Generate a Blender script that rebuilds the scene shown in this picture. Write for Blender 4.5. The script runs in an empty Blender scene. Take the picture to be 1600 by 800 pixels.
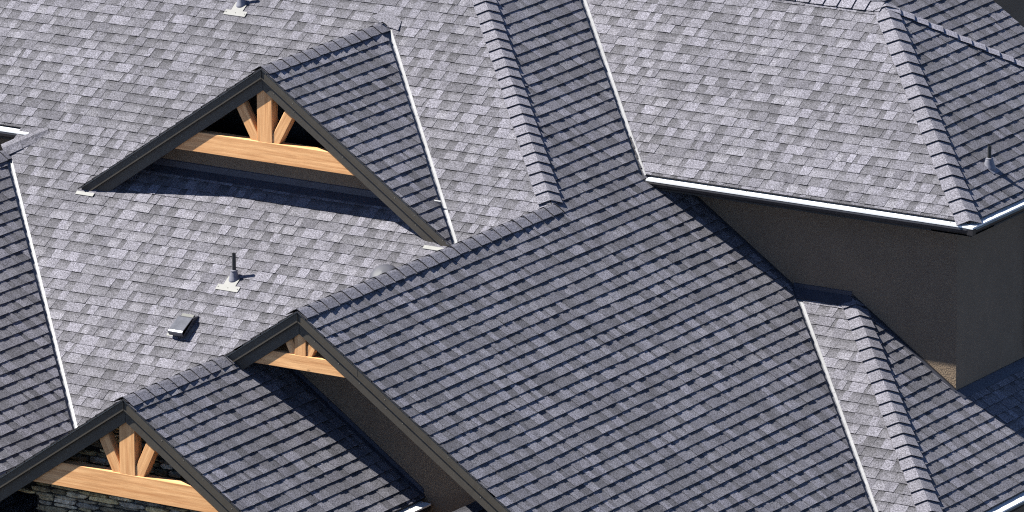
import bpy, math, random
from mathutils import Vector, Matrix, noise
random.seed(7)
SC = bpy.context.scene
COL = SC.collection
R_ = math.radians

# ------------------------------------------------------------------ camera
P = 0.6807                                  # roof pitch (about 8:12)
CT = 1.0 / math.sqrt(1 + P * P)
SUN = Vector((0.87, 0.285, -1.0)).normalized()     # the way the sunlight travels
yaw, pit, rol = R_(32.109), R_(15.037), R_(-0.3577)
r0 = Vector((math.cos(yaw), math.sin(yaw), 0))
fw = Vector((-math.sin(yaw) * math.cos(pit), math.cos(yaw) * math.cos(pit), -math.sin(pit)))
u0 = r0.cross(fw)
rt = math.cos(rol) * r0 + math.sin(rol) * u0
up = -math.sin(rol) * r0 + math.cos(rol) * u0
CAMP = Vector((45.36506, -73.18772, 31.51985))
cd = bpy.data.cameras.new('camera')
cam = bpy.data.objects.new('camera', cd)
COL.objects.link(cam)
cd.sensor_width = 36
cd.lens = 11692.0 / 1600 * 36
cd.clip_start = 1
cd.clip_end = 3000
M = Matrix((rt, up, -fw)).transposed().to_4x4()
M.translation = CAMP
cam.matrix_world = M
SC.camera = cam

# ------------------------------------------------------------------ light
w = bpy.data.worlds.new('World')
SC.world = w
w.use_nodes = True
nt = w.node_tree
sky = nt.nodes.new('ShaderNodeTexSky')
sky.sky_type = 'NISHITA'
sky.sun_disc = False
elev = math.asin(-SUN.z)
az = math.atan2(-SUN.x, -SUN.y)
sky.sun_elevation = elev
sky.sun_rotation = az % (2 * math.pi)
sky.air_density = 0.55
sky.dust_density = 0.05
sky.ozone_density = 3.0
sky.altitude = 1800
nt.links.new(sky.outputs[0], nt.nodes['Background'].inputs[0])
nt.nodes['Background'].inputs[1].default_value = 0.075
sd = bpy.data.lights.new('sun', 'SUN')
sd.energy = 5.0
sd.angle = R_(0.5)
sd.color = (1.0, 0.98, 0.875)
so = bpy.data.objects.new('sun', sd)
COL.objects.link(so)
so.rotation_euler = SUN.to_track_quat('-Z', 'Y').to_euler()
SC.view_settings.view_transform = 'Standard'
SC.view_settings.look = 'None'
SC.view_settings.gamma = 1
SC.view_settings.exposure = 1.66
SC.cycles.use_denoising = False
SC.cycles.filter_width = 1.15

# ------------------------------------------------------------------ materials
def mat(name):
    m = bpy.data.materials.new(name)
    m.use_nodes = True
    return m, m.node_tree.nodes, m.node_tree.links, m.node_tree.nodes['Principled BSDF']

def N(ns, t, **k):
    n = ns.new(t)
    for a, b in k.items():
        setattr(n, a, b)
    return n

def noise_n(ns, ls, vec, scale, detail=2.0, rough=0.5):
    n = ns.new('ShaderNodeTexNoise')
    n.inputs['Scale'].default_value = scale
    n.inputs['Detail'].default_value = detail
    n.inputs['Roughness'].default_value = rough
    ls.new(vec, n.inputs['Vector'])
    return n.outputs['Fac']

def mr(ns, ls, v, a, b, c, d, smooth=False):
    n = ns.new('ShaderNodeMapRange')
    if smooth:
        n.interpolation_type = 'SMOOTHSTEP'
    for i, x in enumerate((a, b, c, d)):
        n.inputs[1 + i].default_value = x
    ls.new(v, n.inputs[0])
    return n.outputs[0]

def ma(ns, ls, op, a, b=None):
    n = ns.new('ShaderNodeMath')
    n.operation = op
    for i, x in enumerate((a, b)):
        if x is None:
            continue
        if isinstance(x, (int, float)):
            n.inputs[i].default_value = x
        else:
            ls.new(x, n.inputs[i])
    return n.outputs[0]

def tint(ns, ls, fac, c0, c1):
    n = ns.new('ShaderNodeMix')
    n.data_type = 'RGBA'
    n.inputs['A'].default_value = (*c0, 1)
    n.inputs['B'].default_value = (*c1, 1)
    ls.new(fac, n.inputs['Factor'])
    return n.outputs['Result']

def scale_col(ns, ls, col, f):
    n = ns.new('ShaderNodeVectorMath')
    n.operation = 'SCALE'
    ls.new(col, n.inputs[0])
    ls.new(f, n.inputs['Scale'])
    return n.outputs[0]

def bump(ns, ls, b, h, strength, dist):
    n = ns.new('ShaderNodeBump')
    n.inputs['Strength'].default_value = strength
    n.inputs['Distance'].default_value = dist
    ls.new(h, n.inputs['Height'])
    ls.new(n.outputs[0], b.inputs['Normal'])

def shingle_mat():
    m, ns, ls, b = mat('asphalt_shingle')
    tc = N(ns, 'ShaderNodeTexCoord').outputs['Object']
    at = N(ns, 'ShaderNodeAttribute', attribute_name='tone')
    sp = N(ns, 'ShaderNodeSeparateColor')
    ls.new(at.outputs['Color'], sp.inputs[0])
    tone, vf, rnd = sp.outputs[0], sp.outputs[1], sp.outputs[2]
    g1 = mr(ns, ls, noise_n(ns, ls, tc, 62, 2, 0.8), 0.3, 0.7, 0.28, 1.72)
    g2 = mr(ns, ls, noise_n(ns, ls, tc, 150, 1, 0.6), 0.3, 0.7, 0.62, 1.38)
    g3 = mr(ns, ls, noise_n(ns, ls, tc, 7, 3, 0.6), 0.3, 0.7, 0.90, 1.10)
    g4 = mr(ns, ls, noise_n(ns, ls, tc, 0.35, 3, 0.5), 0.3, 0.7, 0.91, 1.09)
    # the dark band of granules printed along the top of the lower layer
    edge = ma(ns, ls, 'ADD', vf, ma(ns, ls, 'MULTIPLY', noise_n(ns, ls, tc, 30, 2), 0.25))
    band = mr(ns, ls, edge, 0.62, 0.95, 0.0, 1.0, True)
    band = ma(ns, ls, 'MULTIPLY', band, ma(ns, ls, 'GREATER_THAN', rnd, 0.45))
    bandf = mr(ns, ls, band, 0, 1, 1.0, 0.66)
    f = ma(ns, ls, 'MULTIPLY', ma(ns, ls, 'MULTIPLY', g1, g2), ma(ns, ls, 'MULTIPLY', g3, g4))
    f = ma(ns, ls, 'MULTIPLY', f, bandf)
    f = ma(ns, ls, 'MULTIPLY', f, tone)
    hue = tint(ns, ls, rnd, (0.978, 0.932, 1.13), (0.985, 0.942, 1.10))
    ls.new(scale_col(ns, ls, hue, f), b.inputs['Base Color'])
    b.inputs['Roughness'].default_value = 0.92
    b.inputs['Diffuse Roughness'].default_value = 0.2
    b.inputs['Specular IOR Level'].default_value = 0.25
    bump(ns, ls, b, noise_n(ns, ls, tc, 110, 2, 0.7), 0.35, 0.006)
    return m
SH = shingle_mat()

def paint_mat(name, c, rough=0.6, n_scale=6, var=0.12, bs=0.0, bscale=120, bd=0.004, metal=0.0, spec=0.4):
    m, ns, ls, b = mat(name)
    tc = N(ns, 'ShaderNodeTexCoord').outputs['Object']
    f = mr(ns, ls, noise_n(ns, ls, tc, n_scale, 4, 0.6), 0.3, 0.7, 1 - var, 1 + var)
    f2 = mr(ns, ls, noise_n(ns, ls, tc, n_scale * 14, 2, 0.6), 0.3, 0.7, 1 - var * .7, 1 + var * .7)
    col = tint(ns, ls, f, c, c)
    ls.new(scale_col(ns, ls, col, ma(ns, ls, 'MULTIPLY', f, f2)), b.inputs['Base Color'])
    b.inputs['Roughness'].default_value = rough
    b.inputs['Metallic'].default_value = metal
    b.inputs['Specular IOR Level'].default_value = spec
    if bs:
        bump(ns, ls, b, noise_n(ns, ls, tc, bscale, 3, 0.65), bs, bd)
    return m

STUCCO = paint_mat('stucco', (0.160, 0.115, 0.080), 0.95, 3, 0.08, 0.9, 55, 0.012)
TRIM = paint_mat('bronze_trim_paint', (0.048, 0.041, 0.034), 0.45, 9, 0.10, 0.12, 40, 0.002)
DARK = paint_mat('dark_soffit_paint', (0.03, 0.028, 0.026), 0.7, 9, 0.1)
BLACKW = paint_mat('black_joint_shade', (0.012, 0.011, 0.011), 0.8, 5, 0.2)  # board seams, stone backing, and painted-in shade behind the trusses
COVER = paint_mat('pale_metal', (0.72, 0.72, 0.74), 0.38, 3, 0.06, 0, metal=0.0, spec=0.6)
VALLEY = paint_mat('valley_metal', (0.105, 0.105, 0.122), 0.42, 1.7, 0.22, 0, metal=0.15, spec=0.6)
GUT = paint_mat('gutter_bronze', (0.022, 0.020, 0.022), 0.35, 6, 0.1, spec=0.5)
FLASH = paint_mat('flashing_metal', (0.05, 0.052, 0.07), 0.45, 5, 0.15, metal=0.2)
DECK = paint_mat('felt_underlay', (0.03, 0.03, 0.033), 0.9, 5, 0.1)
PIPE = paint_mat('black_pipe', (0.022, 0.022, 0.024), 0.5, 12, 0.2)
BOOT = paint_mat('grey_rubber_boot', (0.12, 0.12, 0.15), 0.5, 12, 0.15)
PLATE = paint_mat('flashing_plate', (0.115, 0.112, 0.116), 0.5, 12, 0.12)
VENTM = paint_mat('vent_metal', (0.11, 0.11, 0.13), 0.28, 8, 0.25, metal=0.55, spec=0.6)
DOME = paint_mat('dome_paint', (0.045, 0.045, 0.06), 0.6, 8, 0.15, spec=0.3)
NAIL = paint_mat('nail_head', (0.2, 0.19, 0.17), 0.5, 12, 0.1)
DRIP = paint_mat('drip_edge', (0.30, 0.29, 0.26), 0.4, 12, 0.1)

def wood_mat():
    m, ns, ls, b = mat('cedar_timber')
    at = N(ns, 'ShaderNodeAttribute', attribute_name='gr').outputs['Vector']
    mp = N(ns, 'ShaderNodeMapping')
    mp.inputs['Scale'].default_value = (1.2, 26, 26)
    ls.new(at, mp.inputs['Vector'])
    g = noise_n(ns, ls, mp.outputs[0], 1.0, 5, 0.62)
    mp2 = N(ns, 'ShaderNodeMapping')
    mp2.inputs['Scale'].default_value = (4, 110, 110)
    ls.new(at, mp2.inputs['Vector'])
    g2 = noise_n(ns, ls, mp2.outputs[0], 1.0, 3, 0.6)
    col = tint(ns, ls, mr(ns, ls, g, 0.32, 0.68, 0, 1), (0.46, 0.212, 0.085), (0.71, 0.395, 0.185))
    f = mr(ns, ls, g2, 0.3, 0.7, 0.84, 1.12)
    kn = N(ns, 'ShaderNodeTexVoronoi')
    kn.inputs['Scale'].default_value = 2.6
    mp3 = N(ns, 'ShaderNodeMapping')
    mp3.inputs['Scale'].default_value = (0.8, 1.6, 1.6)
    ls.new(at, mp3.inputs['Vector'])
    ls.new(mp3.outputs[0], kn.inputs['Vector'])
    k = mr(ns, ls, kn.outputs['Distance'], 0.03, 0.075, 0.55, 1.0, True)
    f = ma(ns, ls, 'MULTIPLY', f, k)
    ls.new(scale_col(ns, ls, col, f), b.inputs['Base Color'])
    b.inputs['Roughness'].default_value = 0.75
    b.inputs['Specular IOR Level'].default_value = 0.2
    return m
WOOD = wood_mat()

def stone_mat():
    m, ns, ls, b = mat('ledge_stone')
    tc = N(ns, 'ShaderNodeTexCoord').outputs['Object']
    at = N(ns, 'ShaderNodeAttribute', attribute_name='tone')
    sp = N(ns, 'ShaderNodeSeparateColor')
    ls.new(at.outputs['Color'], sp.inputs[0])
    col = tint(ns, ls, sp.outputs[2], (0.24, 0.215, 0.18), (0.36, 0.28, 0.14))
    f = mr(ns, ls, noise_n(ns, ls, tc, 16, 5, 0.7), 0.3, 0.7, 0.35, 1.65)
    f = ma(ns, ls, 'MULTIPLY', f, sp.outputs[0])
    ls.new(scale_col(ns, ls, col, f), b.inputs['Base Color'])
    b.inputs['Roughness'].default_value = 0.85
    bump(ns, ls, b, noise_n(ns, ls, tc, 22, 5, 0.7), 1.0, 0.03)
    return m
STONE = stone_mat()

def soil_mat():
    m, ns, ls, b = mat('soil')
    tc = N(ns, 'ShaderNodeTexCoord').outputs['Object']
    col = tint(ns, ls, mr(ns, ls, noise_n(ns, ls, tc, 0.35, 5, 0.6), 0.35, 0.65, 0, 1), (0.012, 0.009, 0.006), (0.03, 0.022, 0.014))
    f = mr(ns, ls, noise_n(ns, ls, tc, 9, 4, 0.7), 0.3, 0.7, 0.7, 1.3)
    ls.new(scale_col(ns, ls, col, f), b.inputs['Base Color'])
    b.inputs['Roughness'].default_value = 1
    return m
SOIL = soil_mat()

# ------------------------------------------------------------------ mesh helpers
class MB:
    def __init__(s):
        s.v, s.f, s.c, s.mi, s.mats, s.g = [], [], [], [], [], {}
    def m(s, mt):
        if mt not in s.mats:
            s.mats.append(mt)
        return s.mats.index(mt)
    def face(s, pts, mt, cols=None):
        i0 = len(s.v)
        s.v.extend(pts)
        s.f.append(list(range(i0, i0 + len(pts))))
        s.mi.append(s.m(mt))
        s.c.append(cols if cols else [(0.5, 0.0, 0.5)] * len(pts))
    def solid(s, bot, top, mt, col=None, bottom=True, grain=None):
        i0 = len(s.v)
        n = len(bot)
        s.v.extend(bot)
        s.v.extend(top)
        k = s.m(mt)
        cc = col or (0.5, 0.0, 0.5)
        fs = [[i0 + n + i for i in range(n)]]
        if bottom:
            fs.append([i0 + i for i in reversed(range(n))])
        for i in range(n):
            j = (i + 1) % n
            fs.append([i0 + i, i0 + j, i0 + n + j, i0 + n + i])
        for f in fs:
            s.f.append(f)
            s.mi.append(k)
            s.c.append([cc] * len(f))
    def box(s, a, b, mt, col=None):
        x0, y0, z0 = a
        x1, y1, z1 = b
        s.solid([(x0, y0, z0), (x1, y0, z0), (x1, y1, z0), (x0, y1, z0)],
                [(x0, y0, z1), (x1, y0, z1), (x1, y1, z1), (x0, y1, z1)], mt, col)
    def prism_y(s, poly, y0, y1, mt, col=None):          # poly in x,z
        s.solid([(x, y1, z) for x, z in poly], [(x, y0, z) for x, z in poly], mt, col)
    def prism_x(s, poly, x0, x1, mt, col=None):          # poly in y,z
        s.solid([(x0, y, z) for y, z in poly], [(x1, y, z) for y, z in poly], mt, col)
    def build(s, name, parent=None, label=None, smooth=False, grain=None):
        me = bpy.data.meshes.new(name)
        me.from_pydata([tuple(v) for v in s.v], [], s.f)
        for mt in s.mats:
            me.materials.append(mt)
        me.polygons.foreach_set('material_index', s.mi)
        ca = me.color_attributes.new('tone', 'FLOAT_COLOR', 'CORNER')
        flat = []
        for cs in s.c:
            for c in cs:
                flat.extend((c[0], c[1], c[2], 1.0))
        ca.data.foreach_set('color', flat)
        if grain:
            ga = me.attributes.new('gr', 'FLOAT_VECTOR', 'POINT')
            A, off = grain
            fl = []
            for v in s.v:
                q = A @ Vector(v) + off
                fl.extend((q.x, q.y, q.z))
            ga.data.foreach_set('vector', fl)
        if smooth:
            for p in me.polygons:
                p.use_smooth = True
        me.validate(verbose=False)
        o = bpy.data.objects.new(name, me)
        COL.objects.link(o)
        if parent:
            o.parent = parent
        if label:
            o['label'] = label
        return o

def clip(poly, hps):
    """poly: list of (x,y); hps: (a,b,c) keeps a*x+b*y+c >= 0"""
    for a, b, c in hps:
        out = []
        n = len(poly)
        if n < 3:
            return []
        d = [a * q[0] + b * q[1] + c for q in poly]
        for i in range(n):
            j = (i + 1) % n
            if d[i] >= 0:
                out.append(poly[i])
            if (d[i] >= 0) != (d[j] >= 0):
                t = d[i] / (d[i] - d[j])
                out.append((poly[i][0] + t * (poly[j][0] - poly[i][0]), poly[i][1] + t * (poly[j][1] - poly[i][1])))
        poly = out
    if len(poly) < 3:
        return []
    # drop near duplicates / slivers
    q = []
    for p_ in poly:
        if not q or abs(p_[0] - q[-1][0]) + abs(p_[1] - q[-1][1]) > 1e-5:
            q.append(p_)
    if len(q) > 2 and abs(q[0][0] - q[-1][0]) + abs(q[0][1] - q[-1][1]) < 1e-5:
        q.pop()
    if len(q) < 3:
        return []
    ar = sum(q[i][0] * q[(i + 1) % len(q)][1] - q[(i + 1) % len(q)][0] * q[i][1] for i in range(len(q))) / 2
    if abs(ar) < 4e-6:
        return []
    return q if ar > 0 else q[::-1]

class Plane:
    """z = d + P*(g . xy), g the unit plan direction that goes uphill"""
    def __init__(s, g, d):
        s.g, s.d = g, d
        s.t = (-g[1], g[0])
        s.n = Vector((-P * g[0], -P * g[1], 1)).normalized()
    def z(s, x, y):
        return s.d + P * (s.g[0] * x + s.g[1] * y)
    def pt(s, x, y, h=0.0):
        return Vector((x, y, s.z(x, y))) + s.n * h

L1 = Plane((0, 1), 9.0)
D2 = Plane((-1, 0), 9.0)
NB = Plane((1, 0), 9.0)
DA = Plane((-1, 0), 7.9)
NA = Plane((1, 0), 12.869)
D0 = Plane((-1, 0), 3.5)
N0 = Plane((1, 0), 3.5 + 2 * P * 7.72)
DC = Plane((-1, 0), 7.63)
L3 = Plane((0, 1), 7.61)
D4 = Plane((-1, 0), 12.07)
B3 = Plane((0, -1), 13.90)
L7 = Plane((0, 1), 6.03)
D8 = Plane((-1, 0), 9.545)

def deck(mb, pl, hps, rect, t=0.03):
    q = clip([(rect[0], rect[1]), (rect[2], rect[1]), (rect[2], rect[3]), (rect[0], rect[3])], hps)
    if q:
        mb.solid([pl.pt(x, y, -0.004 - t) for x, y in q], [pl.pt(x, y, -0.004) for x, y in q], DECK)

EXP = 0.152
def wob(x, y, s):
    return noise.noise(Vector((x * s, y * s, 3.3)))

TONES = [0.140, 0.118, 0.104, 0.091, 0.077]
def shingles(mb, pl, pieces, rect, seed, ep=EXP, phase=0.0, gain=1.0, ht=1.0):
    """laminated shingles: each course a thin lower layer with thicker tabs on it; every tab is a solid"""
    rnd = random.Random(seed)
    gx, gy = pl.g
    tx, ty = pl.t
    cs = [(rect[i], rect[j]) for i in (0, 2) for j in (1, 3)]
    us = [x * tx + y * ty for x, y in cs]
    ws = [x * gx + y * gy for x, y in cs]
    e = ep * CT
    k0, k1 = int(math.floor(min(ws) / e)) - 1, int(math.ceil(max(ws) / e)) + 1
    u_lo, u_hi = min(us) - 0.4, max(us) + 0.4
    for k in range(k0, k1):
        w0 = (k + phase) * e
        u = u_lo - rnd.random() * 0.5
        tooth = rnd.random() < 0.5
        sheet = rnd.uniform(0.96, 1.04)
        jv = rnd.uniform(-0.0015, 0.0015)
        while u < u_hi:
            wd = rnd.choice((0.09, 0.13, 0.16, 0.17, 0.20, 0.24)) if tooth else rnd.choice((0.05, 0.08, 0.11, 0.13, 0.16))
            wd *= rnd.uniform(0.9, 1.1)
            if tooth:
                subs = [1.0] if rnd.random() < 0.45 or wd < 0.13 else ([rnd.uniform(.35, .65)])
            else:
                subs = [1.0]
            cuts = [u, u + wd] if subs[0] == 1.0 else [u, u + wd * subs[0], u + wd]
            tap = rnd.uniform(0.002, 0.010) if tooth else 0.0
            bj = rnd.uniform(-0.0016, 0.0016) + jv
            Ht = ((0.0162 if gx < 0 else 0.0128) * rnd.uniform(0.82, 1.2) if tooth else (0.0132 if gx < 0 else 0.0098) * rnd.uniform(0.85, 1.2))
            Hu = 0.0042 if tooth else 0.0008
            for ci in range(len(cuts) - 1):
                ua, ub = cuts[ci], cuts[ci + 1]
                if tooth:
                    tone = rnd.choices(TONES, (3.4, 3.5, 2.6, 1.4, 0.4))[0]
                else:
                    tone = rnd.choices(TONES, (0.7, 1.2, 2.4, 3.2, 2.8))[0]
                tone *= rnd.uniform(0.93, 1.07) * sheet * gain
                r3 = rnd.uniform(0.5, 1.0) if (not tooth or rnd.random() < 0.35) else rnd.uniform(0, 0.44)
                def wv(uu):
                    return 0.006 * wob(uu * 1.0, k * 0.37, 0.9) + 0.0022 * wob(uu, k * 1.7, 4.0)
                la = tap if (tooth and ci == 0) else 0
                lb = tap if (tooth and ci == len(cuts) - 2) else 0
                quad = [(ua, w0 + bj + wv(ua)), (ub, w0 + bj + wv(ub)), (ub + lb, w0 + e + 0.012), (ua - la, w0 + e + 0.012)]
                plan = [(q[0] * tx + q[1] * gx, q[0] * ty + q[1] * gy) for q in quad]
                for hps in pieces:
                    c = clip(plan, hps)
                    if not c:
                        continue
                    bot, top, cols = [], [], []
                    for x, y in c:
                        ww = x * gx + y * gy
                        fr = min(1.0, max(0.0, (ww - w0) / e))
                        rel = 0.0035 * wob(x, y, 0.8) + 0.0018 * wob(x, y, 2.7)
                        h = Ht + (Hu - Ht) * fr + rel
                        bot.append(pl.pt(x, y, -0.003))
                        top.append(pl.pt(x, y, h + 0.006))
                        cols.append((tone, fr, r3))
                    n = len(c)
                    i0 = len(mb.v)
                    mb.v.extend(bot)
                    mb.v.extend(top)
                    kk = mb.m(SH)
                    mb.f.append([i0 + n + i for i in range(n)])
                    mb.mi.append(kk)
                    mb.c.append(cols)
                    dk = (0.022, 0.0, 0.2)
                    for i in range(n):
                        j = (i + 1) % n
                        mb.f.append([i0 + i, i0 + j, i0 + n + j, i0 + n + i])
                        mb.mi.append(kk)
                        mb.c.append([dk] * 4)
            u += wd
            tooth = not tooth

def caps(mb, A, B, pa, pb, ep=0.2, wid=0.15, seed=1, lift=0.024, first=0.0, tone=0.130, wa=None, wb=None):
    """ridge or hip caps from A (butt end, lower) to B; pa, pb the planes on either side"""
    rnd = random.Random(seed)
    d = (B - A)
    Ln = d.length
    d.normalize()
    def wing(pl, other):
        v = pl.n.cross(d)
        v.normalize()
        # points away from the ridge line and downhill
        if v.z > 0:
            v = -v
        return v
    va, vb = wing(pa, pb), wing(pb, pa)
    upv = (pa.n + pb.n).normalized()
    wa = wa or wid
    wb = wb or wid
    s = -first
    while s < Ln:
        L = ep + 0.045
        s0, s1 = s, min(s + L, Ln + 0.03)
        tn = tone * rnd.uniform(0.93, 1.07)
        r3 = rnd.uniform(0, 0.4)
        rows = []
        jw = rnd.uniform(-0.004, 0.004)
        jr = rnd.uniform(-0.006, 0.006)
        for (ss, hb, sh) in ((s0, lift, 1.0), (s0 + (s1 - s0) * 0.5, lift * 0.62, 0.99), (s1, 0.004, 0.93)):
            c = A + d * ss
            row = []
            for (vv, n_, ww, sg) in ((va, pa.n, wa, 1), (None, None, 0, 0), (vb, pb.n, wb, -1)):
                if vv is None:
                    row.append(c + upv * (hb * 1.0 + 0.010))
                else:
                    a1 = c + vv * ((ww + sg * jw) * sh) + n_ * (hb * 1.05 + 0.014) + d * (sg * jr)
                    a2 = c + vv * (0.022) + n_ * (hb * 0.97 + 0.012)
                    row.extend([a1, a2] if sg == 1 else [a2, a1])
            rows.append(row)
        th = 0.007
        i0 = len(mb.v)
        for row in rows:
            mb.v.extend(row)
        for row in rows:
            mb.v.extend([q - upv * th for q in row])
        kk = mb.m(SH)
        def F(ix, cc):
            mb.f.append([i0 + q for q in ix])
            mb.mi.append(kk)
            mb.c.append([cc] * len(ix))
        cc = (tn, 0.0, r3)
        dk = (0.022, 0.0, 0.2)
        for r in range(2):
            for q in range(4):
                a = r * 5 + q
                F([a, a + 1, a + 6, a + 5], cc)
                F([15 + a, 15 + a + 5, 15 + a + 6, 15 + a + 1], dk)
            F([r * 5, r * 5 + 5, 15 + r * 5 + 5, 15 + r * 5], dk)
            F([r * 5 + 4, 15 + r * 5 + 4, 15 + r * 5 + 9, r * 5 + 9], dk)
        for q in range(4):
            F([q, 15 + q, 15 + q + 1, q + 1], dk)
        s += ep * rnd.uniform(0.97, 1.03)

def valley(mb, A, B, pa, pb, wa, wb, mt=VALLEY, rise=0.002):
    """bent metal strip lying in the valley, in lengths that lap"""
    d = (B - A)
    Ln = d.length
    d.normalize()
    def wing(pl):
        v = pl.n.cross(d)
        v.normalize()
        return v if v.z > 0 else -v
    va, vb = wing(pa), wing(pb)
    s = 0.0
    i = 0
    while s < Ln:
        e = min(s + 2.45, Ln)
        h = -0.002 + 0.0015 * (i % 2)
        pts = []
        for ss in (s, e + (0.06 if e < Ln else 0)):
            c = A + d * ss
            pts.append([c + va * wa + pa.n * h, c + va * 0.012 + pa.n * h, c + Vector((0, 0, rise + h)),
                        c + vb * 0.012 + pb.n * h, c + vb * wb + pb.n * h])
        for q in range(4):
            mb.face([pts[0][q], pts[0][q + 1], pts[1][q + 1], pts[1][q]], mt)
        s = e
        i += 1

def rake(parent, pl, x_apex, x_end, yF, hA=0.125, hB=0.15, name='rake_board', seams=()):
    """two stepped boards under the roof edge, plumb-cut at the apex, closed at the foot"""
    mb = MB()
    z0 = lambda x: pl.z(x, 0)
    def strip(t0, t1, ya, yb, xe, mt=TRIM):
        a, b = x_apex, xe
        poly = [(a, z0(a) - t0), (b, z0(b) - t0), (b, z0(b) - t1), (a, z0(a) - t1)]
        if b > a:
            poly = poly[::-1]
        mb.prism_y(poly, ya, yb, mt)
    strip(0.010, hA, yF, yF + 0.032, x_end)
    strip(hA - 0.016, hA, yF - 0.010, yF - 0.0005, x_end)      # small bead under the upper board
    strip(hA + 0.002, hA + hB, yF + 0.028, yF + 0.060, x_end - (0.06 if x_end > x_apex else -0.06))
    # metal drip edge along the top
    strip(-0.004, 0.012, yF - 0.012, yF - 0.0095, x_end, DRIP)
    rnd = random.Random(int(abs(yF) * 100) + int(x_end * 10))
    n = int(abs(x_end - x_apex) / 0.3)
    for i in range(n):
        x = x_apex + (x_end - x_apex) * (i + 0.5 + rnd.uniform(-.2, .2)) / n
        for (off, yy) in ((0.06 + rnd.uniform(-.02, .02), yF - 0.003), (hA + hB * 0.4, yF + 0.025)):
            if rnd.random() < 0.5:
                z = z0(x) - off
                r = 0.0045
                poly = [(x + r * math.cos(q * 1.047), z + r * math.sin(q * 1.047)) for q in range(6)]
                mb.prism_y(poly, yy, yy + 0.004, NAIL)
    if x_end > x_apex:
        zt_ = z0(x_apex)
        mb.prism_y([(x_apex - .003, zt_ - hA - .012), (x_apex + .003, zt_ - hA - .012), (x_apex + .003, zt_ - .02), (x_apex - .003, zt_ - .02)], yF - .0115, yF + .002, BLACKW)
        mb.prism_y([(x_apex - .003, zt_ - hA - hB), (x_apex + .003, zt_ - hA - hB), (x_apex + .003, zt_ - hA - .01), (x_apex - .003, zt_ - hA - .01)], yF + .0265, yF + .03, BLACKW)
    for sx in seams:
        z = z0(sx)
        mb.prism_y([(sx - .002, z - hA), (sx + .002, z - hA), (sx + .002, z - .01), (sx - .002, z - .01)], yF - .0012, yF + .002, BLACKW)
    return mb.build(name, parent)

def timber(parent, name, poly, y0, y1, ang, seed):
    """poly in x,z between y0 and y1, grain along angle ang"""
    mb = MB()
    # small chamfer on the front
    cx = sum(p_[0] for p_ in poly) / len(poly)
    cz = sum(p_[1] for p_ in poly) / len(poly)
    mb.prism_y(poly, y0, y1, WOOD)
    rot = Matrix.Rotation(-ang, 3, 'Y') if False else Matrix(((math.cos(ang), 0, math.sin(ang)), (0, 1, 0), (-math.sin(ang), 0, math.cos(ang))))
    o = mb.build(name, parent, grain=(rot, Vector((seed * 3.7, seed * 1.9, seed * 5.1))))
    bv = o.modifiers.new('edge', 'BEVEL')
    bv.width = 0.005
    bv.segments = 1
    return o

def truss(parent, xc, zap, y0, zb, zt, post_w, br_w, br_ang, dep=0.13, half=None, clipoff=0.05, br_gap=0.0, seed=1):
    """bottom chord, king post and two braces under a gable peak at (xc, zap)"""
    hp = [(P, -1, zap - clipoff - P * xc), (-P, -1, zap - clipoff + P * xc)]      # below both slopes
    big = 6
    ch = clip([(xc - big, zb), (xc + big, zb), (xc + big, zt), (xc - big, zt)], hp)
    timber(parent, 'tie_beam', ch, y0, y0 + dep, 0.0, seed)
    po = clip([(xc - post_w / 2, zt - 0.004), (xc + post_w / 2, zt - 0.004), (xc + post_w / 2, zap), (xc - post_w / 2, zap)], hp)
    timber(parent, 'king_post', po, y0 + 0.002, y0 + dep + .01, math.pi / 2, seed + 1)
    for sg in (-1, 1):
        bx = xc + sg * (post_w / 2 + 0.002)
        ca, sa = math.cos(br_ang), math.sin(br_ang)
        # the brace's inner edge starts on the post a little above the chord
        hw = br_w
        p0 = (bx, zt + 0.10)
        L = 2.0
        a = [(p0[0], p0[1]), (p0[0] + sg * ca * L, p0[1] + sa * L),
             (p0[0] + sg * ca * L + sg * sa * hw, p0[1] + sa * L - ca * hw), (p0[0] + sg * sa * hw - sg * ca * 0.8, p0[1] - ca * hw - sa * 0.8),
             (p0[0] - sg * ca * 0.8, p0[1] - sa * 0.8)]
        q = clip(a, hp + [(sg, 0, -sg * bx), (0, 1, -(zt - 0.003))])
        timber(parent, 'brace', q, y0 + 0.012, y0 + dep - 0.01, br_ang if sg > 0 else math.pi - br_ang, seed + 3 + sg)

def gutter(parent, p0, p1, out, w=0.12, h=0.11, drop=0.0, name='gutter', lift=0.020, clips=True, mt=COVER, ends=True):
    """eave gutter between p0 and p1 (points on the roof edge); out = unit plan vector away from the house"""
    mb = MB()
    a, b = Vector(p0), Vector(p1)
    d = (b - a)
    Ln = d.length
    d.normalize()
    o = Vector((out[0], out[1], 0))
    zz = Vector((0, 0, 1))
    # section: (outward, up)
    body = [(-0.03, -0.012), (w, -0.030), (w + 0.006, -0.050), (w - 0.004, -0.060), (w - 0.012, -0.085), (w - 0.045, -h), (-0.03, -h - 0.002)]
    top = [(-0.035, 0.006), (w + 0.004, -0.004), (w + 0.004, -0.024), (-0.03, -0.009)]
    for sec, m_ in ((body, GUT), (top, mt)):
        A = [a + o * q[0] + zz * q[1] for q in sec]
        B = [b + o * q[0] + zz * q[1] for q in sec]
        mb.solid(A, B, m_)
    if clips:
        n = int(Ln / 0.55)
        rnd = random.Random(3)
        for i in range(n):
            s = (i + 0.5) * Ln / n + rnd.uniform(-.03, .03)
            c = a + d * s
            q0, q1 = c + o * (w * 0.3), c + o * (w * 0.55)
            for t in (q0, q1):
                A = [t + d * x + o * y + zz * -.004 for x, y in ((-.008, -.008), (.008, -.008), (.008, .008), (-.008, .008))]
                B = [q + zz * 0.012 for q in A]
                if t is q0:
                    mb.solid(A, B, DRIP)
    return mb.build(name, parent)

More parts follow.
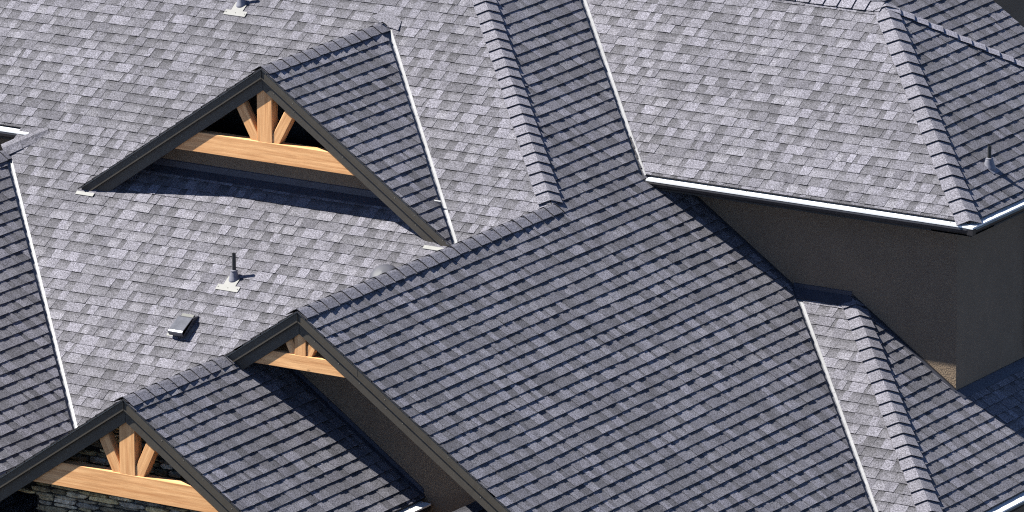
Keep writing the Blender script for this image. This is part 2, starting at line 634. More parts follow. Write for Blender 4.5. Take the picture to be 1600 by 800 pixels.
def empty(name, loc=(0, 0, 0)):
    o = bpy.data.objects.new(name, None)
    COL.objects.link(o)
    o.location = loc
    return o

def sub(pts_axis):
    return pts_axis

# ------------------------------------------------------------------ ground
g = MB()
g.face([(-1500, -1500, 0), (1500, -1500, 0), (1500, 1500, 0), (-1500, 1500, 0)], SOIL)
go = g.build('ground')
go['kind'] = 'structure'

# ------------------------------------------------------------------ the house
house = empty('house')
house['label'] = 'large house with many pitched roofs of grey asphalt shingles and dark brown walls'
house['category'] = 'house'

XV = -8.08         # x + y of the left valley
F_L, F_D = 0.041, 0.045
sq2 = math.sqrt(2)

# ---- main roof (pale slope facing the front)
base_h = [(-1, 1, 0.10), (-1, -1, 0.0)]                                   # x<=y (hidden valley), x<=-y (hip)
right_of_valley = (1, 1, -(XV + F_L * sq2))
dorm_r = (1, 1, 1.616 - F_L * sq2)      # right of dormer's right valley  x+y >= -1.616 + off
dorm_l = (-1, 1, -5.684 - 0.01)    # left of dormer's left valley    y-x >= 5.684 + off
YA = -0.72
m = MB()
P1 = base_h + [right_of_valley, (1, 0, 7.72), (0, -1, 5.0)]
pieces = [
    P1 + [(0, -1, YA)],
    [(0, 1, -YA), (0, -1, -0.2), (-1, -1, -1.63), (1, -1, 5.67)],
    P1 + [(0, 1, -YA), dorm_r, (1, 0, 3.65)],
    P1 + [(0, 1, -YA), dorm_l, (-1, 0, -3.65)],
    [(0, 1, 0.03), (-1, 0, -7.72), (0, -1, 5.0), (1, 0, 13)],
]
deck(m, L1, [(-1, 1, 0), (-1, -1, 0), (1, 1, -XV)], (-7.72, -4.2, 0, 5))
deck(m, L1, [], (-13, -0.01, -7.72, 5))
shingles(m, L1, pieces, (-13, -4.2, 0.3, 5), 11)
main = m.build('main_roof', house, 'pale sunlit grey shingle slope of the main roof')
m = MB()
caps(m, L1.pt(-0.12, 0.12), L1.pt(-5, 5), L1, D2, 0.182, 0.15, 21, first=0.12, lift=0.029)
m.build('hip_cap', main)
m = MB()
caps(m, L1.pt(-13, 5), L1.pt(-5, 5), L1, Plane((0, -1), 9 + 10 * P), 0.2, 0.15, 22)
m.build('ridge_cap', main)
m = MB()
deck(m, Plane((0, -1), 9 + 10 * P), [], (-13, 5, -5, 11.3))
shingles(m, Plane((0, -1), 9 + 10 * P), [[]], (-13, 5, -5, 11.3), 91)
m.build('back_slope', main)
# eave of the main roof beyond the left wing
gutter(main, (-13, -0.04, L1.z(0, -0.04) - 0.02), (-7.56, -0.04, L1.z(0, -0.04) - 0.02), (0, -1), w=0.09)
m = MB()
m.box((-13, 0.30, 0), (-5, 9, L1.z(0, 0.3) - 0.06), STUCCO)
m.box((-13, -0.02, L1.z(0, -0.04) - 0.17), (-7.3, 0.30, L1.z(0, -0.04) - 0.14), DARK)
m.build('main_wall', house, 'shaded dark stucco wall under the main eave')

# ---- left wing
m = MB()
deck(m, D0, [(-1, -1, XV)], (-7.72, -6.5, -3.0, 0))
shingles(m, D0, [[(-1, -1, XV - F_D * sq2), (1, 0, 7.72), (0, 1, 6.5), (-1, 0, -3.0)]], (-7.72, -6.5, -3.0, 0), 31)
left = m.build('left_wing_roof', house, 'dark shaded-side slope of the roof wing at the left edge')
m = MB()
deck(m, N0, [], (-11.5, -6.5, -7.72, -0.30))
shingles(m, N0, [[(0, 1, 6.5), (0, -1, -0.30), (-1, 0, -7.72), (1, 0, 11.5)]], (-11.5, -6.5, -7.72, -0.3), 32)
m.build('far_slope', left)
m = MB()
caps(m, Vector((-7.72, -6.5, D0.z(-7.72, 0))), Vector((-7.72, 0.02, D0.z(-7.72, 0) + 0.0)), D0, N0, 0.23, 0.15, 33)
# last caps bend up onto the main slope
q0 = Vector((-7.72, -0.18, D0.z(-7.72, 0) + 0.02))
mid = L1.pt(-7.42, 0.02, 0.02)
m2 = MB()
ax = (L1.pt(-7.33, -0.03) - L1.pt(-7.74, -0.38)).normalized()
sd_ = L1.n.cross(ax).normalized()
for k in range(3):
    c = L1.pt(-7.74, -0.38, 0.055 - 0.012 * k) + ax * (0.19 * k)
    wv_ = 0.115 - 0.012 * k
    q = [c - sd_ * wv_ - L1.n * 0.02, c + L1.n * 0.022, c + sd_ * wv_ - L1.n * 0.012]
    c2 = c + ax * 0.23 - L1.n * 0.012
    q2 = [c2 - sd_ * wv_ - L1.n * 0.015, c2 + L1.n * 0.012, c2 + sd_ * wv_ - L1.n * 0.01]
    for i in range(2):
        m.solid([v - L1.n * .008 for v in (q[i], q[i + 1], q2[i + 1], q2[i])], [q[i], q[i + 1], q2[i + 1], q2[i]], SH, (0.115 - .008 * k, 0, .2))
m.build('ridge_cap', left)
m = MB()
valley(m, L1.pt(-4.04, -4.04), L1.pt(-7.70, -0.38), L1, D0, 0.16, 0.12)
m.build('valley_flashing', left)
m = MB()
m.box((-11, -6.1, 0), (-3.3, -0.4, 5.3), STUCCO)
m.build('wing_wall', left)

# ---- dormer with the long timber truss
zA = DA.z(-3.65, 0)
m = MB()
yw = -0.255
sl = lambda x, zap, xc, off: zap - abs(x - xc) * P - off
def gable_poly(xc, zap, x0, x1, zbot, ztop, off):
    poly = [(x0, zbot), (x1, zbot), (x1, min(ztop, sl(x1, zap, xc, off)))]
    # points where slope meets ztop
    dx = (zap - off - ztop) / P
    if xc + dx < x1:
        poly.append((xc + dx, ztop))
    if xc - dx > x0:
        poly.append((xc - dx, ztop))
    poly.append((x0, min(ztop, sl(x0, zap, xc, off))))
    out = []
    for q in poly:
        if not out or abs(q[0] - out[-1][0]) + abs(q[1] - out[-1][1]) > 1e-4:
            out.append(q)
    return out
m.prism_y(gable_poly(-3.65, zA, -6.0, -1.3, 8.3, 9.33, 0.035), yw, yw + 0.12, STUCCO)
m.prism_y(gable_poly(-3.65, zA, -5.6, -1.7, 9.0, zA - 0.05, 0.035), yw + 0.35, yw + 0.40, BLACKW)  # black back panel and shelf: deep shade above the tie beam, painted in
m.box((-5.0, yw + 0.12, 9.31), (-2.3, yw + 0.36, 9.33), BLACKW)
dorm = m.build('dormer', house, 'gabled roof dormer with a long cedar truss')
m = MB()
deck(m, DA, [(-1, -1, -1.616), (0, 1, -(YA + 0.03))], (-3.65, YA, -0.5, 2.2))
shingles(m, DA, [[(-1, -1, -1.616 - F_D * sq2), (1, 0, 3.65), (0, 1, -(YA - 0.018))], ], (-3.65, YA - .1, -0.5, 2.2), 41, phase=.3)
m.build('dark_slope', dorm)
m = MB()
deck(m, NA, [(1, -1, 5.684), (0, 1, -(YA + 0.03))], (-6.8, YA, -3.65, 2.2))
shingles(m, NA, [[(1, -1, 5.684 - F_D * sq2), (-1, 0, -3.65), (0, 1, -(YA - 0.018))]], (-6.8, YA - .1, -3.65, 2.2), 42)
m.build('far_slope', dorm)
m = MB()
caps(m, Vector((-3.65, YA - 0.02, zA)), Vector((-3.65, 1.96, zA)), DA, NA, 0.225, 0.14, 43)
# the top cap is folded up onto the main slope
nl = L1.n
for (dx, dy, tn) in ((0.0, 0.0, 0.12),):
    pts = [(-3.62 + dx, 1.98 + dy), (-3.40 + dx, 1.94 + dy), (-3.44 + dx, 2.08 + dy), (-3.75 + dx, 2.20 + dy), (-3.88 + dx, 2.08 + dy)]
    bot = [L1.pt(x, y, 0.012) for x, y in pts]
    top = [L1.pt(x, y, 0.024 + (0.012 if i == 1 else 0)) for i, (x, y) in enumerate(pts)]
    m.solid(bot, top, SH, (tn, 0, 0.2))
m.build('ridge_cap', dorm)
m = MB()
valley(m, L1.pt(-0.93, -0.686), L1.pt(-3.63, 2.014), L1, DA, 0.16, 0.12)
m.build('valley_flashing', dorm)
m = MB()
valley(m, L1.pt(-6.37, -0.686), L1.pt(-3.67, 2.014), L1, NA, 0.16, 0.12)
m.build('valley_flashing', dorm)
rake(dorm, DA, -3.65, -0.97, YA)
rake(dorm, NA, -3.65, -6.33, YA)
m = MB()      # bright flashing tabs under the feet and dark base flashing along the wall
for (x0, x1) in ((-6.38, -6.12), (-1.32, -1.02)):
    q = [(x0, -0.785), (x1, -0.785), (x1, -0.74), (x0, -0.74)]
    m.solid([L1.pt(x, y, 0.018) for x, y in q], [L1.pt(x, y, 0.023) for x, y in q], PLATE)
q = [(-5.9, yw - 0.09), (-1.4, yw - 0.09), (-1.4, yw), (-5.9, yw)]
m.solid([L1.pt(x, y, 0.018) for x, y in q], [L1.pt(x, y, 0.026) for x, y in q], FLASH)
m.prism_x([(yw - 0.002, L1.z(0, yw)), (yw - 0.010, L1.z(0, yw)), (yw - 0.010, L1.z(0, yw) + 0.10), (yw - 0.002, L1.z(0, yw) + 0.11)], -5.9, -1.4, FLASH)
m.build('base_flashing', dorm)
m = MB()
for pl, xe in ((DA, -1.05), (NA, -6.25)):
    a, b = -3.65, xe
    poly = [(a, pl.z(a, 0) - 0.04), (b, pl.z(b, 0) - 0.04), (b, pl.z(b, 0) - 0.055), (a, pl.z(a, 0) - 0.055)]
    if b > a:
        poly = poly[::-1]
    m.prism_y(poly, YA + 0.06, yw + .4, DARK)
m.build('soffit', dorm)
truss(dorm, -3.65, zA - 0.0, YA + 0.048, 9.21, 9.46, 0.215, 0.132, R_(61), clipoff=0.11, seed=1)

# ---- big gable wing
YB = -5.46
m = MB()
m.prism_y(gable_poly(0, 9.0, -2.0, 4.25, 0, 8.37, 0.035), -4.72, -4.58, STUCCO)
m.prism_y(gable_poly(0, 9.0, -0.9, 0.9, 8.2, 8.95, 0.035), -4.30, -4.26, BLACKW)  # black panel and ledge paint the dark of the recess behind this truss
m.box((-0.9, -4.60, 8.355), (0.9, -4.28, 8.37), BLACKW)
m.box((4.05, -4.58, 0), (4.25, 2.4, 5.9), STUCCO)
big = m.build('gable_wing', house, 'wide gabled wing filling the middle, dark stucco end wall')
m = MB()
V7 = 4.363
V3 = 2.042
dk = [
    ([(-1, -1, V7), (0, 1, -(YB + 0.03))], (0, YB, 4.72, 0)),
    ([(1, 1, 0), (-1, -1, V7)], (-2, 0, 4.72, 2.5)),
    ([(1, 1, 0), (-1, -1, V3)], (-5, 2.5, 2, 4.62)),
    ([(-1, 1, -7.2)], (-5, 4.62, 3.2, 11.42)),
]
for hp, rc in dk:
    deck(m, D2, hp, rc)
pcs = [
    [(1, 0, 0), (0, 1, -(YB - 0.018)), (0, -1, 0), (-1, -1, V7 - F_D * sq2), (-1, 0, 4.72)],
    [(0, 1, 0), (1, 1, 0), (0, -1, 1.93), (-1, -1, V7 - F_D * sq2), (-1, 0, 4.72)],
    [(0, 1, -1.93), (1, 1, 0), (0, -1, 4.62), (-1, -1, V3 - F_D * sq2)],
    [(0, 1, -1.93), (0, -1, 2.43), (1, 1, -V3), (-1, -1, V7 - F_D * sq2)],
    [(0, 1, -4.62), (1, 1, 0), (1, 0, 5), (-1, 1, -7.2 - 0.05), (0, -1, 11.45), (-1, 0, 3.2)],
]
shingles(m, D2, pcs, (-5, YB - .1, 4.72, 11.5), 51)
d2 = m.build('dark_slope', big)
m = MB()
caps(m, Vector((0, YB - 0.02, 9.0)), Vector((0, 0.05, 9.0)), D2, NB, 0.23, 0.15, 52)
m.build('ridge_cap', big)
m = MB()
hpn = [(1, -1, 0.0), (1, 0, 4.04)]
deck(m, NB, hpn + [(0, 1, -(YB + .03)), (-1, 0, 0)], (-4.04, YB, 0, 0))
shingles(m, NB, [hpn + [(-1, 0, 0), (0, 1, -(YB - 0.018)), (0, -1, 0)]], (-4.04, YB - .1, 0, 0), 53)
m.build('far_slope', big)
m = MB()
valley(m, D2.pt(4.72, V7 - 4.72), D2.pt(V7 - 2.42, 2.42), D2, L7, 0.12, 0.16)
m.build('valley_flashing', big)
rake(big, D2, 0, 4.72, YB, seams=(0.80,))
rake(big, NB, 0, -1.02, YB)
m = MB()
for pl, xe in ((D2, 4.7), (NB, -1.0)):
    a, b = 0, xe
    poly = [(a, pl.z(a, 0) - 0.04), (b, pl.z(b, 0) - 0.04), (b, pl.z(b, 0) - 0.055), (a, pl.z(a, 0) - 0.055)]
    if b > a:
        poly = poly[::-1]
    m.prism_y(poly, YB + 0.06, -4.26, DARK)
m.build('soffit', big)
truss(big, 0, 9.0, YB + 0.040, 8.295, 8.47, 0.155, 0.108, R_(63), dep=0.11, clipoff=0.11, seed=11)
gutter(big, (4.72, YB + 0.05, D2.z(4.72, 0) - 0.03), (4.72, -0.40, D2.z(4.72, 0) - 0.03), (1, 0))

# far rake of the long slope
m = MB()
a, b = -5, 3.2
for t0, t1, y0_, y1_ in ((0.010, 0.13, 11.40, 11.435), (0.132, 0.28, 11.37, 11.40)):
    m.prism_y([(b, D2.z(b, 0) - t1), (a, D2.z(a, 0) - t1), (a, D2.z(a, 0) - t0), (b, D2.z(b, 0) - t0)][::-1], y0_, y1_, TRIM)
m.build('far_rake_board', big)
m = MB()
m.box((-5, 8.0, 0), (2.8, 11.0, 6.8), STUCCO)
m.build('far_wall', big)
m = MB()
m.box((-9, 12.2, 0), (-1.0, 26, 9.6), STUCCO)
m.box((-9.05, 12.15, 8.92), (-0.93, 26, 9.02), TRIM)
m.box((-9.05, 12.15, 8.02), (-0.95, 26, 8.10), STUCCO)
m.build('far_block', house, 'shaded brown wall beyond the top right roof edge')

# ---- front gable with stone wall
YC = -7.47
zC = DC.z(-1.01, 0)
m = MB()
ysw = -7.0
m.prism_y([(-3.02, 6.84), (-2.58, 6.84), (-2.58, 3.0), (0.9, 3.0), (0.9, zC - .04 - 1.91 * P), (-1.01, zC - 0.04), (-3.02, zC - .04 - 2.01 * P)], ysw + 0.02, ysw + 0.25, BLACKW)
def in_gable(x, z):
    return z < zC - abs(x + 1.01) * P - 0.06
rs = random.Random(5)
def stone(x0, x1, z0, z1, lean=0.0, dep=None):
    hx, hz = (x1 - x0) / 2, (z1 - z0) / 2
    cx, cz = (x0 + x1) / 2, (z0 + z1) / 2
    n = 12
    pts = []
    for i in range(n):
        a = 2 * math.pi * i / n + rs.uniform(-.12, .12)
        c, s = math.cos(a), math.sin(a)
        k = 1.0 / max(abs(c) ** 7 + abs(s) ** 7, 1e-6) ** (1 / 7.0)
        k *= rs.uniform(0.86, 1.04)
        pts.append((cx + c * k * hx + s * k * hz * lean, cz + s * k * hz))
    d = dep or rs.uniform(0.015, 0.06)
    tn = rs.choice((0.6, 0.85, 1.1, 1.5, 2.0)) * rs.uniform(0.85, 1.15)
    col = (tn, 0, rs.random() ** 1.5)
    i0 = len(m.v)
    for (sc, yy) in ((1.0, ysw + 0.02), (0.985, ysw + 0.02 - d * 0.75), (0.92, ysw + 0.02 - d)):
        for (x, z) in pts:
            m.v.append((cx + (x - cx) * sc, yy - (rs.uniform(-.008, .008) if sc < 1 else 0), cz + (z - cz) * sc))
    kk = m.m(STONE)
    for r in range(2):
        for i in range(n):
            j = (i + 1) % n
            m.f.append([i0 + r * n + i, i0 + r * n + j, i0 + (r + 1) * n + j, i0 + (r + 1) * n + i])
            m.mi.append(kk)
            m.c.append([col] * 4)
    m.v.append((cx, ysw + 0.02 - d - 0.012, cz))
    for i in range(n):
        j = (i + 1) % n
        m.f.append([i0 + 2 * n + i, i0 + 2 * n + j, i0 + 3 * n])
        m.mi.append(kk)
        m.c.append([col] * 3)
z = 8.35
while z > 3.2:
    h = rs.choice((0.04, 0.05, 0.065, 0.085)) if z < 7.9 else rs.uniform(.07, .12)
    xl = -3.02 if z - h > 6.83 else -2.58 + rs.uniform(-.03, .03)
    x = xl + (0 if z - h > 6.83 else 0)
    while x < 0.9:
        wd = rs.uniform(0.16, 0.46)
        if x + wd > 0.9:
            wd = 0.9 - x + 0.01
        cx, cz = x + wd / 2, z - h / 2
        arch_y = 6.72 - 0.16 * ((x + wd / 2 + 0.35) ** 2)
        arch = (x + wd > -1.12 and z - h < arch_y + 0.06)
        if in_gable(x, z) and in_gable(x + wd, z) and not arch:
            stone(x + .004, x + wd - .004, z - h + .003 + rs.uniform(-.004, .004), z - .003, rs.uniform(-.15, .15))
        x += wd
    z -= h
x = -1.12
while x < 0.75:
    wd = rs.uniform(0.06, 0.10)
    ay = 6.75 - 0.16 * ((x + wd / 2 + 0.35) ** 2)
    stone(x + .004, x + wd - .004, ay - 0.30 + rs.uniform(-.03, .03), ay + rs.uniform(-.015, .02), rs.uniform(-.1, .1) + (x + .35) * .25, dep=0.06)
    x += wd
stonew = m.build('front_gable', house, 'front gable with dark stacked ledgestone wall')
m = MB()
deck(m, DC, [(0, 1, -(YC + 0.03))], (-1.01, YC, 1.22, -4.73))
shingles(m, DC, [[(1, 0, 1.01), (0, 1, -(YC - 0.018)), (0, -1, -4.725), (-1, 0, 1.22)]], (-1.01, YC - .1, 1.22, -4.7), 61, phase=.6)
m.build('dark_slope', stonew)
m = MB()
nh = [(1, 0, 4.04), (-1, 0, -1.01)]
deck(m, NB, nh + [(0, 1, -(YC + .03))], (-4.04, YC, -1.01, YB))
shingles(m, NB, [nh + [(0, 1, -(YC - .018)), (0, -1, YB)]], (-4.04, YC - .1, -1.01, YB), 62)
m.build('far_slope', stonew)
m = MB()
caps(m, Vector((-1.01, YC - 0.02, zC)), Vector((-1.01, YB + 0.05, zC)), DC, NB, 0.222, 0.15, 63)
m.build('ridge_cap', stonew)
rake(stonew, DC, -1.01, 1.22, YC)
rake(stonew, NB, -1.01, -4.04, YC)
m = MB()
for pl, xe in ((DC, 1.2), (NB, -4.0)):
    a, b = -1.01, xe
    poly = [(a, pl.z(a, 0) - 0.04), (b, pl.z(b, 0) - 0.04), (b, pl.z(b, 0) - 0.055), (a, pl.z(a, 0) - 0.055)]
    if b > a:
        poly = poly[::-1]
    m.prism_y(poly, YC + 0.06, ysw + 0.3, DARK)
m.build('soffit', stonew)
truss(stonew, -1.01, zC, YC + 0.048, 7.145, 7.425, 0.21, 0.14, R_(64), clipoff=0.11, seed=21)
gutter(stonew, (1.22, YC + 0.05, DC.z(1.22, 0) - 0.03), (1.22, -4.80, DC.z(1.22, 0) - 0.03), (1, 0))
m = MB()
# dark step flashing where the slope meets the wall of the big wing
q = [(-0.95, -4.80), (1.2, -4.80), (1.2, -4.722), (-0.95, -4.722)]
m.solid([DC.pt(x, y, 0.018) for x, y in q], [DC.pt(x, y, 0.026) for x, y in q], FLASH)
m.prism_y([(1.2, DC.z(1.2, 0)), (1.2, DC.z(1.2, 0) + 0.09), (-0.95, DC.z(-0.95, 0) + 0.09), (-0.95, DC.z(-0.95, 0))][::-1], -4.732, -4.722, FLASH)
m.build('base_flashing', stonew)
m = MB()
m.box((0.78, -6.9, 0), (0.90, -4.72, 6.8), STUCCO)
m.build('side_wall', stonew)
# small lower roof at the foot of the end wall
m = MB()
xa, za = 2.02, 6.93
LL = Plane((-1, 0), za + P * xa)
deck(m, LL, [], (xa, -6.2, xa + 0.62, -4.73))
shingles(m, LL, [[(1, 0, -xa), (-1, 0, xa + .62), (0, 1, 6.2), (0, -1, -4.73)]], (xa, -6.2, xa + .62, -4.73), 66)
low = m.build('lower_roof', house, 'sliver of dark lower roof under the big gable edge')
gutter(low, (xa + .62, -6.2, LL.z(xa + .62, 0) - .03), (xa + .62, -4.86, LL.z(xa + .62, 0) - .03), (1, 0))
m = MB()
m.box((xa - .05, -6.1, 0), (xa + .35, -4.73, za - 0.25), STUCCO)
m.build('lower_wall', low)

# ---- right wing, hipped
m = MB()
ZE = 8.915
XW, YW = 4.165, 2.43
m.box((-0.3, YW, 0), (XW, 6.6, 8.80), STUCCO)
right = m.build('right_wing', house, 'tall right wing with plain dark stucco walls and hipped roof')
m = MB()
HX = 6.552
ye, xe = 1.985, 4.575
deck(m, L3, [(1, 1, -V3), (-1, -1, HX)], (-3, ye + .01, 5, 4.62))
shingles(m, L3, [[(0, 1, -ye), (0, -1, 4.62), (1, 1, -(V3 + F_L * sq2)), (-1, -1, HX)]], (-3, ye, 5, 4.62), 71, phase=.5, ep=.148)
m.build('pale_slope', right)
m = MB()
deck(m, D4, [(1, 1, -HX), (1, -1, 2.688)], (1.9, 1.9, xe - .01, 7.4))
shingles(m, D4, [[(-1, 0, xe), (1, 1, -HX), (1, -1, 2.688)]], (1.9, 1.9, xe, 7.4), 72, phase=.2)
m.build('dark_slope', right)
m = MB()
deck(m, B3, [(1, -1, 7.2), (-1, 1, -2.688)], (-3, 4.62, 4.6, 7.3))
shingles(m, B3, [[(1, -1, 7.2), (-1, 1, -2.688), (0, 1, -4.62), (0, -1, 7.3)]], (-3, 4.62, 4.6, 7.3), 73)
m.build('far_slope', right)
m = MB()
caps(m, L3.pt(xe + 0.01, HX - xe - 0.01), L3.pt(HX - 4.62, 4.62), L3, D4, 0.215, 0.155, 74, first=-0.02, lift=0.029)
m.build('hip_cap', right)
m = MB()
caps(m, D4.pt(4.6, 7.288), D4.pt(1.945, 4.633), D4, B3, 0.2, 0.12, 75, wa=0.12, wb=0.16, tone=.18, lift=0.03)
m.build('hip_cap', right)
m = MB()
zr = L3.z(0, 4.62)
caps(m, Vector((HX - 4.62, 4.62, zr)), Vector((-2.55, 4.62, zr)), L3, B3, 0.2, 0.15, 76, tone=.14)
m.build('ridge_cap', right)
m = MB()
valley(m, D2.pt(V3 - 1.96, 1.96), D2.pt(V3 - 4.62, 4.62), D2, L3, 0.12, 0.16)
m.build('valley_flashing', right)
zg = L3.z(0, ye) - 0.028
xg = xe
gm = gutter(right, (0.16, ye, zg), (xg + 0.0, ye, zg), (0, -1), w=0.078)
gutter(right, (xg, ye - 0.0, zg), (xg, 7.25, zg), (1, 0), w=0.078)
m = MB()   # mitred corner of the gutter
cz = zg
w_ = 0.078
q = [(xg, ye), (xg, ye - w_ - .004), (xg + w_ + .004, ye - w_ - .004), (xg + w_ + .004, ye)]
m.solid([(q[0][0], q[0][1], cz - .009), (q[1][0], q[1][1], cz - .027), (q[2][0], q[2][1], cz - .027), (q[3][0], q[3][1], cz - .027)],
        [(q[0][0], q[0][1], cz + .006), (q[1][0], q[1][1], cz - .0038), (q[2][0], q[2][1], cz - .0038), (q[3][0], q[3][1], cz - .0038)], COVER)
m.box((xg - .0, ye - w_, cz - .105), (xg + w_, ye, cz - .029), GUT)
m.build('gutter_corner', right)
m = MB()
m.box((0.25, ye - .02, 8.80), (xg + .03, YW + .1, 8.82), DARK)
m.box((XW - .1, ye - .02, 8.797), (xg + .03, 7.2, 8.817), DARK)
m.box((0.20, ye - 0.005, 8.80), (xg + .01, ye + 0.015, zg - .02), GUT)
m.build('soffit', right)
m = MB()
# black downspout at the far right of the side wall
m.box((XW + .003, 4.16, 6.8), (XW + .075, 4.26, 8.79), GUT)
m.build('downspout', right)
m = MB()
# flashing along the foot of the wall: down the dark slope, across the small pale one, down again
def along_D(pl, x0, x1, y1, wd, sgn=-1):
    q = [(x0, y1 - wd), (x1, y1 - wd), (x1, y1), (x0, y1)]
    m.solid([pl.pt(x, y, 0.018) for x, y in q], [pl.pt(x, y, 0.026) for x, y in q], FLASH)
    m.prism_y([(x1, pl.z(x1, 0)), (x1, pl.z(x1, 0) + .05), (x0, pl.z(x0, 0) + .05), (x0, pl.z(x0, 0))][::-1], y1 - .010, y1 - .002, GUT)
along_D(D2, 0.3, V7 - YW, YW, 0.05)
x7a, x7b = V7 - YW, 5.164 - YW
q = [(x7a, YW - .13), (x7b + .09, YW - .13), (x7b, YW - .002), (x7a, YW - .002)]
m.solid([L7.pt(x, y, 0.018) for x, y in q], [L7.pt(x, y, 0.028) for x, y in q], FLASH)
m.prism_x([(YW - .002, L7.z(0, YW) - .02), (YW - .012, L7.z(0, YW) - .02), (YW - .012, L7.z(0, YW) + .07), (YW - .002, L7.z(0, YW) + .075)], x7a, x7b, FLASH)
along_D(D8, x7b, XW, YW, 0.05)
q = [(XW, YW - .03), (XW + .11, YW - .03), (XW + .11, 7.0), (XW, 7.0)]
m.solid([D8.pt(x, y, 0.018) for x, y in q], [D8.pt(x, y, 0.026) for x, y in q], FLASH)
m.build('base_flashing', right)

# ---- small hipped roof at the foot of the right wing
m = MB()
H8 = 5.164
X8, YE7 = 5.44, -0.34
deck(m, L7, [(1, 1, -V7), (-1, -1, H8)], (1.9, YE7, 5.5, YW))
shingles(m, L7, [[(0, 1, -YE7), (0, -1, YW), (1, 1, -(V7 + F_L * sq2)), (-1, -1, H8)]], (1.9, YE7, 5.5, YW), 81)
lowhip = m.build('low_hip_roof', house, 'narrow pale slope of the low hipped roof against the right wing')
m = MB()
deck(m, D8, [(1, 1, -H8)], (2.7, YE7, XW, YW))
deck(m, D8, [(1, 1, -H8)], (XW, YE7, X8, 8))
shingles(m, D8, [[(1, 1, -H8), (-1, 0, XW), (0, -1, YW), (0, 1, -YE7)], [(1, 1, -H8), (1, 0, -XW), (-1, 0, X8), (0, -1, 8), (0, 1, -YE7)]], (2.6, YE7, X8, 8), 82, phase=.4)
m.build('dark_slope', lowhip, 'dark slope of the low hipped roof, partly in the wall shadow')
m = MB()
caps(m, L7.pt(X8, H8 - X8), L7.pt(H8 - YW + .03, YW - .03), L7, D8, 0.195, 0.15, 83, lift=0.029)
m.build('hip_cap', lowhip)
gutter(lowhip, (X8, YE7, D8.z(X8, 0) - .03), (X8, 8, D8.z(X8, 0) - .03), (1, 0))
m = MB()
m.box((4.3, -0.05, 0), (5.1, 8.0, 5.75), STUCCO)
m.build('low_wall', lowhip)

# ------------------------------------------------------------------ things on the roof
def lathe(mb, c, prof, mt, n=20, axis=Vector((0, 0, 1))):
    zx = axis.normalized()
    xx = zx.orthogonal().normalized()
    yy = zx.cross(xx)
    i0 = len(mb.v)
    for r, h in prof:
        for i in range(n):
            a = 2 * math.pi * i / n
            mb.v.append(c + zx * h + (xx * math.cos(a) + yy * math.sin(a)) * r)
    k = mb.m(mt)
    for j in range(len(prof) - 1):
        for i in range(n):
            i2 = (i + 1) % n
            mb.f.append([i0 + j * n + i, i0 + j * n + i2, i0 + (j + 1) * n + i2, i0 + (j + 1) * n + i])
            mb.mi.append(k)
            mb.c.append([(0.5, 0, 0.5)] * 4)

def vent_pipe(x, y, pl, label, hgt=0.33, plate=True, sc=1.0):
    b = pl.pt(x, y)
    r = empty('vent_pipe', b)
    r['label'] = label
    r['category'] = 'vent pipe'
    r['group'] = 'plumbing vents on the roof'
    m = MB()
    z = Vector((0, 0, 1))
    lathe(m, Vector((0, 0, 0.06)), [(0.0235, 0), (0.0235, hgt - 0.06), (0.019, hgt - 0.06), (0.019, hgt - .12), (0.0, hgt - .12)], PIPE)
    m.build('pipe', r)
    m = MB()
    lathe(m, Vector((0, 0, 0)) - pl.n * 0.0, [(0.072 * sc, -0.045), (0.070 * sc, 0.0), (0.055 * sc, 0.045), (0.042 * sc, 0.095), (0.038 * sc, 0.105), (0.046, 0.108), (0.044, 0.118), (0.030, 0.122), (0.0235, 0.124)], BOOT, 24)
    m.build('boot', r)
    m = MB()
    def pp(u, v, h):      # u across, v uphill
        g, t = pl.g, pl.t
        px, py = u * t[0] + v * CT * g[0], u * t[1] + v * CT * g[1]
        return Vector((px, py, P * (g[0] * px + g[1] * py))) + pl.n * h
    if plate:
        for q in ([(-.16, -.20), (.16, -.20), (.16, -.115), (-.16, -.115)], [(-.085, -.115), (.085, -.115), (.085, .02), (-.085, .02)]):
            m.solid([pp(u, v, .019) for u, v in q], [pp(u, v, .023) for u, v in q], PLATE)
        for u in (-.14, 0.0, .14):
            q = [(u + .006 * math.cos(k * 1.047), -.155 + .006 * math.sin(k * 1.047)) for k in range(6)]
            m.solid([pp(a, b_, .023) for a, b_ in q], [pp(a, b_, .028) for a, b_ in q], PIPE)
    else:
        q = [(-.09, -.115), (.09, -.115), (.09, .02), (-.09, .02)]
        m.solid([pp(u, v, .019) for u, v in q], [pp(u, v, .023) for u, v in q], BOOT)
    m.build('flashing_plate', r)
    return r

vent_pipe(-3.54, -1.53, L1, 'black vent pipe standing on the pale slope below the dormer')
vent_pipe(-5.775, 2.005, L1, 'vent pipe on the pale slope at the top edge of the picture, above the dormer', hgt=0.30)
vent_pipe(4.105, 3.32, D4, 'black vent pipe on the dark slope of the right wing near the gutter', hgt=0.27, plate=False, sc=1.15)

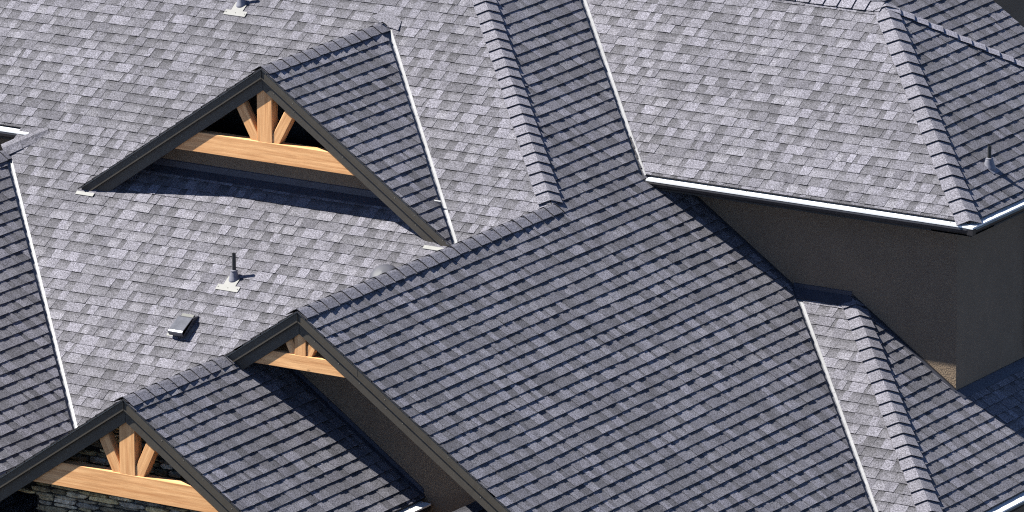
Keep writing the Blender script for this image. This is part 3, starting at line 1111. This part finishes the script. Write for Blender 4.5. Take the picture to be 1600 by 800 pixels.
def box_vent(x, y, pl, label):
    b = pl.pt(x, y)
    r = empty('roof_vent', b)
    r['label'] = label
    r['category'] = 'roof vent'
    def pp(u, v, h):
        g, t = pl.g, pl.t
        # u to the right (plus x on the pale slope), v uphill
        px, py = -u * t[0] + v * CT * g[0], -u * t[1] + v * CT * g[1]
        return Vector((px, py, P * (g[0] * px + g[1] * py))) + pl.n * h
    m = MB()
    q = [(-.17, -.15), (.15, -.15), (.15, .05), (-.17, .05)]
    m.solid([pp(u, v, .019) for u, v in q][::1], [pp(u, v, .023) for u, v in q], PLATE)
    m.build('flange', r)
    m = MB()
    q = [(-.085, -.11), (.085, -.11), (.085, .17), (-.085, .17)]
    m.solid([pp(u, v, .012) for u, v in q], [pp(u, v, .085) for u, v in q], PIPE)
    m.build('throat', r)
    m = MB()
    # hood: rounded front lip, sloping back into the roof
    sec = [(-.165, .060), (-.168, .105), (-.155, .122), (-.13, .128), (.10, .105), (.21, .030), (.22, .014), (.20, .014), (.10, .075), (-.145, .075), (-.15, .060)]
    w2 = .102
    A = [pp(-w2, v, h) for v, h in sec]
    B = [pp(w2, v, h) for v, h in sec]
    m.solid(A, B, VENTM)
    for u in (-w2, w2 - .008):
        s2 = [(-.16, .050), (-.16, .11), (-.13, .122), (.10, .10), (.20, .02), (.16, .014)]
        m.solid([pp(u, v, h) for v, h in s2], [pp(u + .008, v, h) for v, h in s2], VENTM)
    o = m.build('hood', r)
    bv = o.modifiers.new('edge', 'BEVEL')
    bv.width = 0.008
    bv.segments = 2
    return r
box_vent(-3.79, -2.24, L1, 'small dark metal box vent on the pale slope below the vent pipe')

# low dome vent peeping over the ridge
b = L1.pt(-1.57, -1.23)
r = empty('dome_vent', b)
r['label'] = 'low round metal vent peeping over the long ridge'
r['category'] = 'roof vent'
m = MB()
lathe(m, Vector((0, 0, 0)), [(0.10, 0.01), (0.10, 0.07), (0.175, 0.065), (0.178, 0.075), (0.15, 0.11), (0.09, 0.135), (0.0, 0.145)], DOME, 28, L1.n)
m.build('dome', r, smooth=True)
m = MB()
q = [(-.17, -.17), (.17, -.17), (.17, .17), (-.17, .17)]
def pq(u, v, h):
    return Vector((u, v * CT, P * v * CT)) + L1.n * h
m.solid([pq(u, v, .019) for u, v in q], [pq(u, v, .016) for u, v in q], PLATE)
m.build('flange', r)
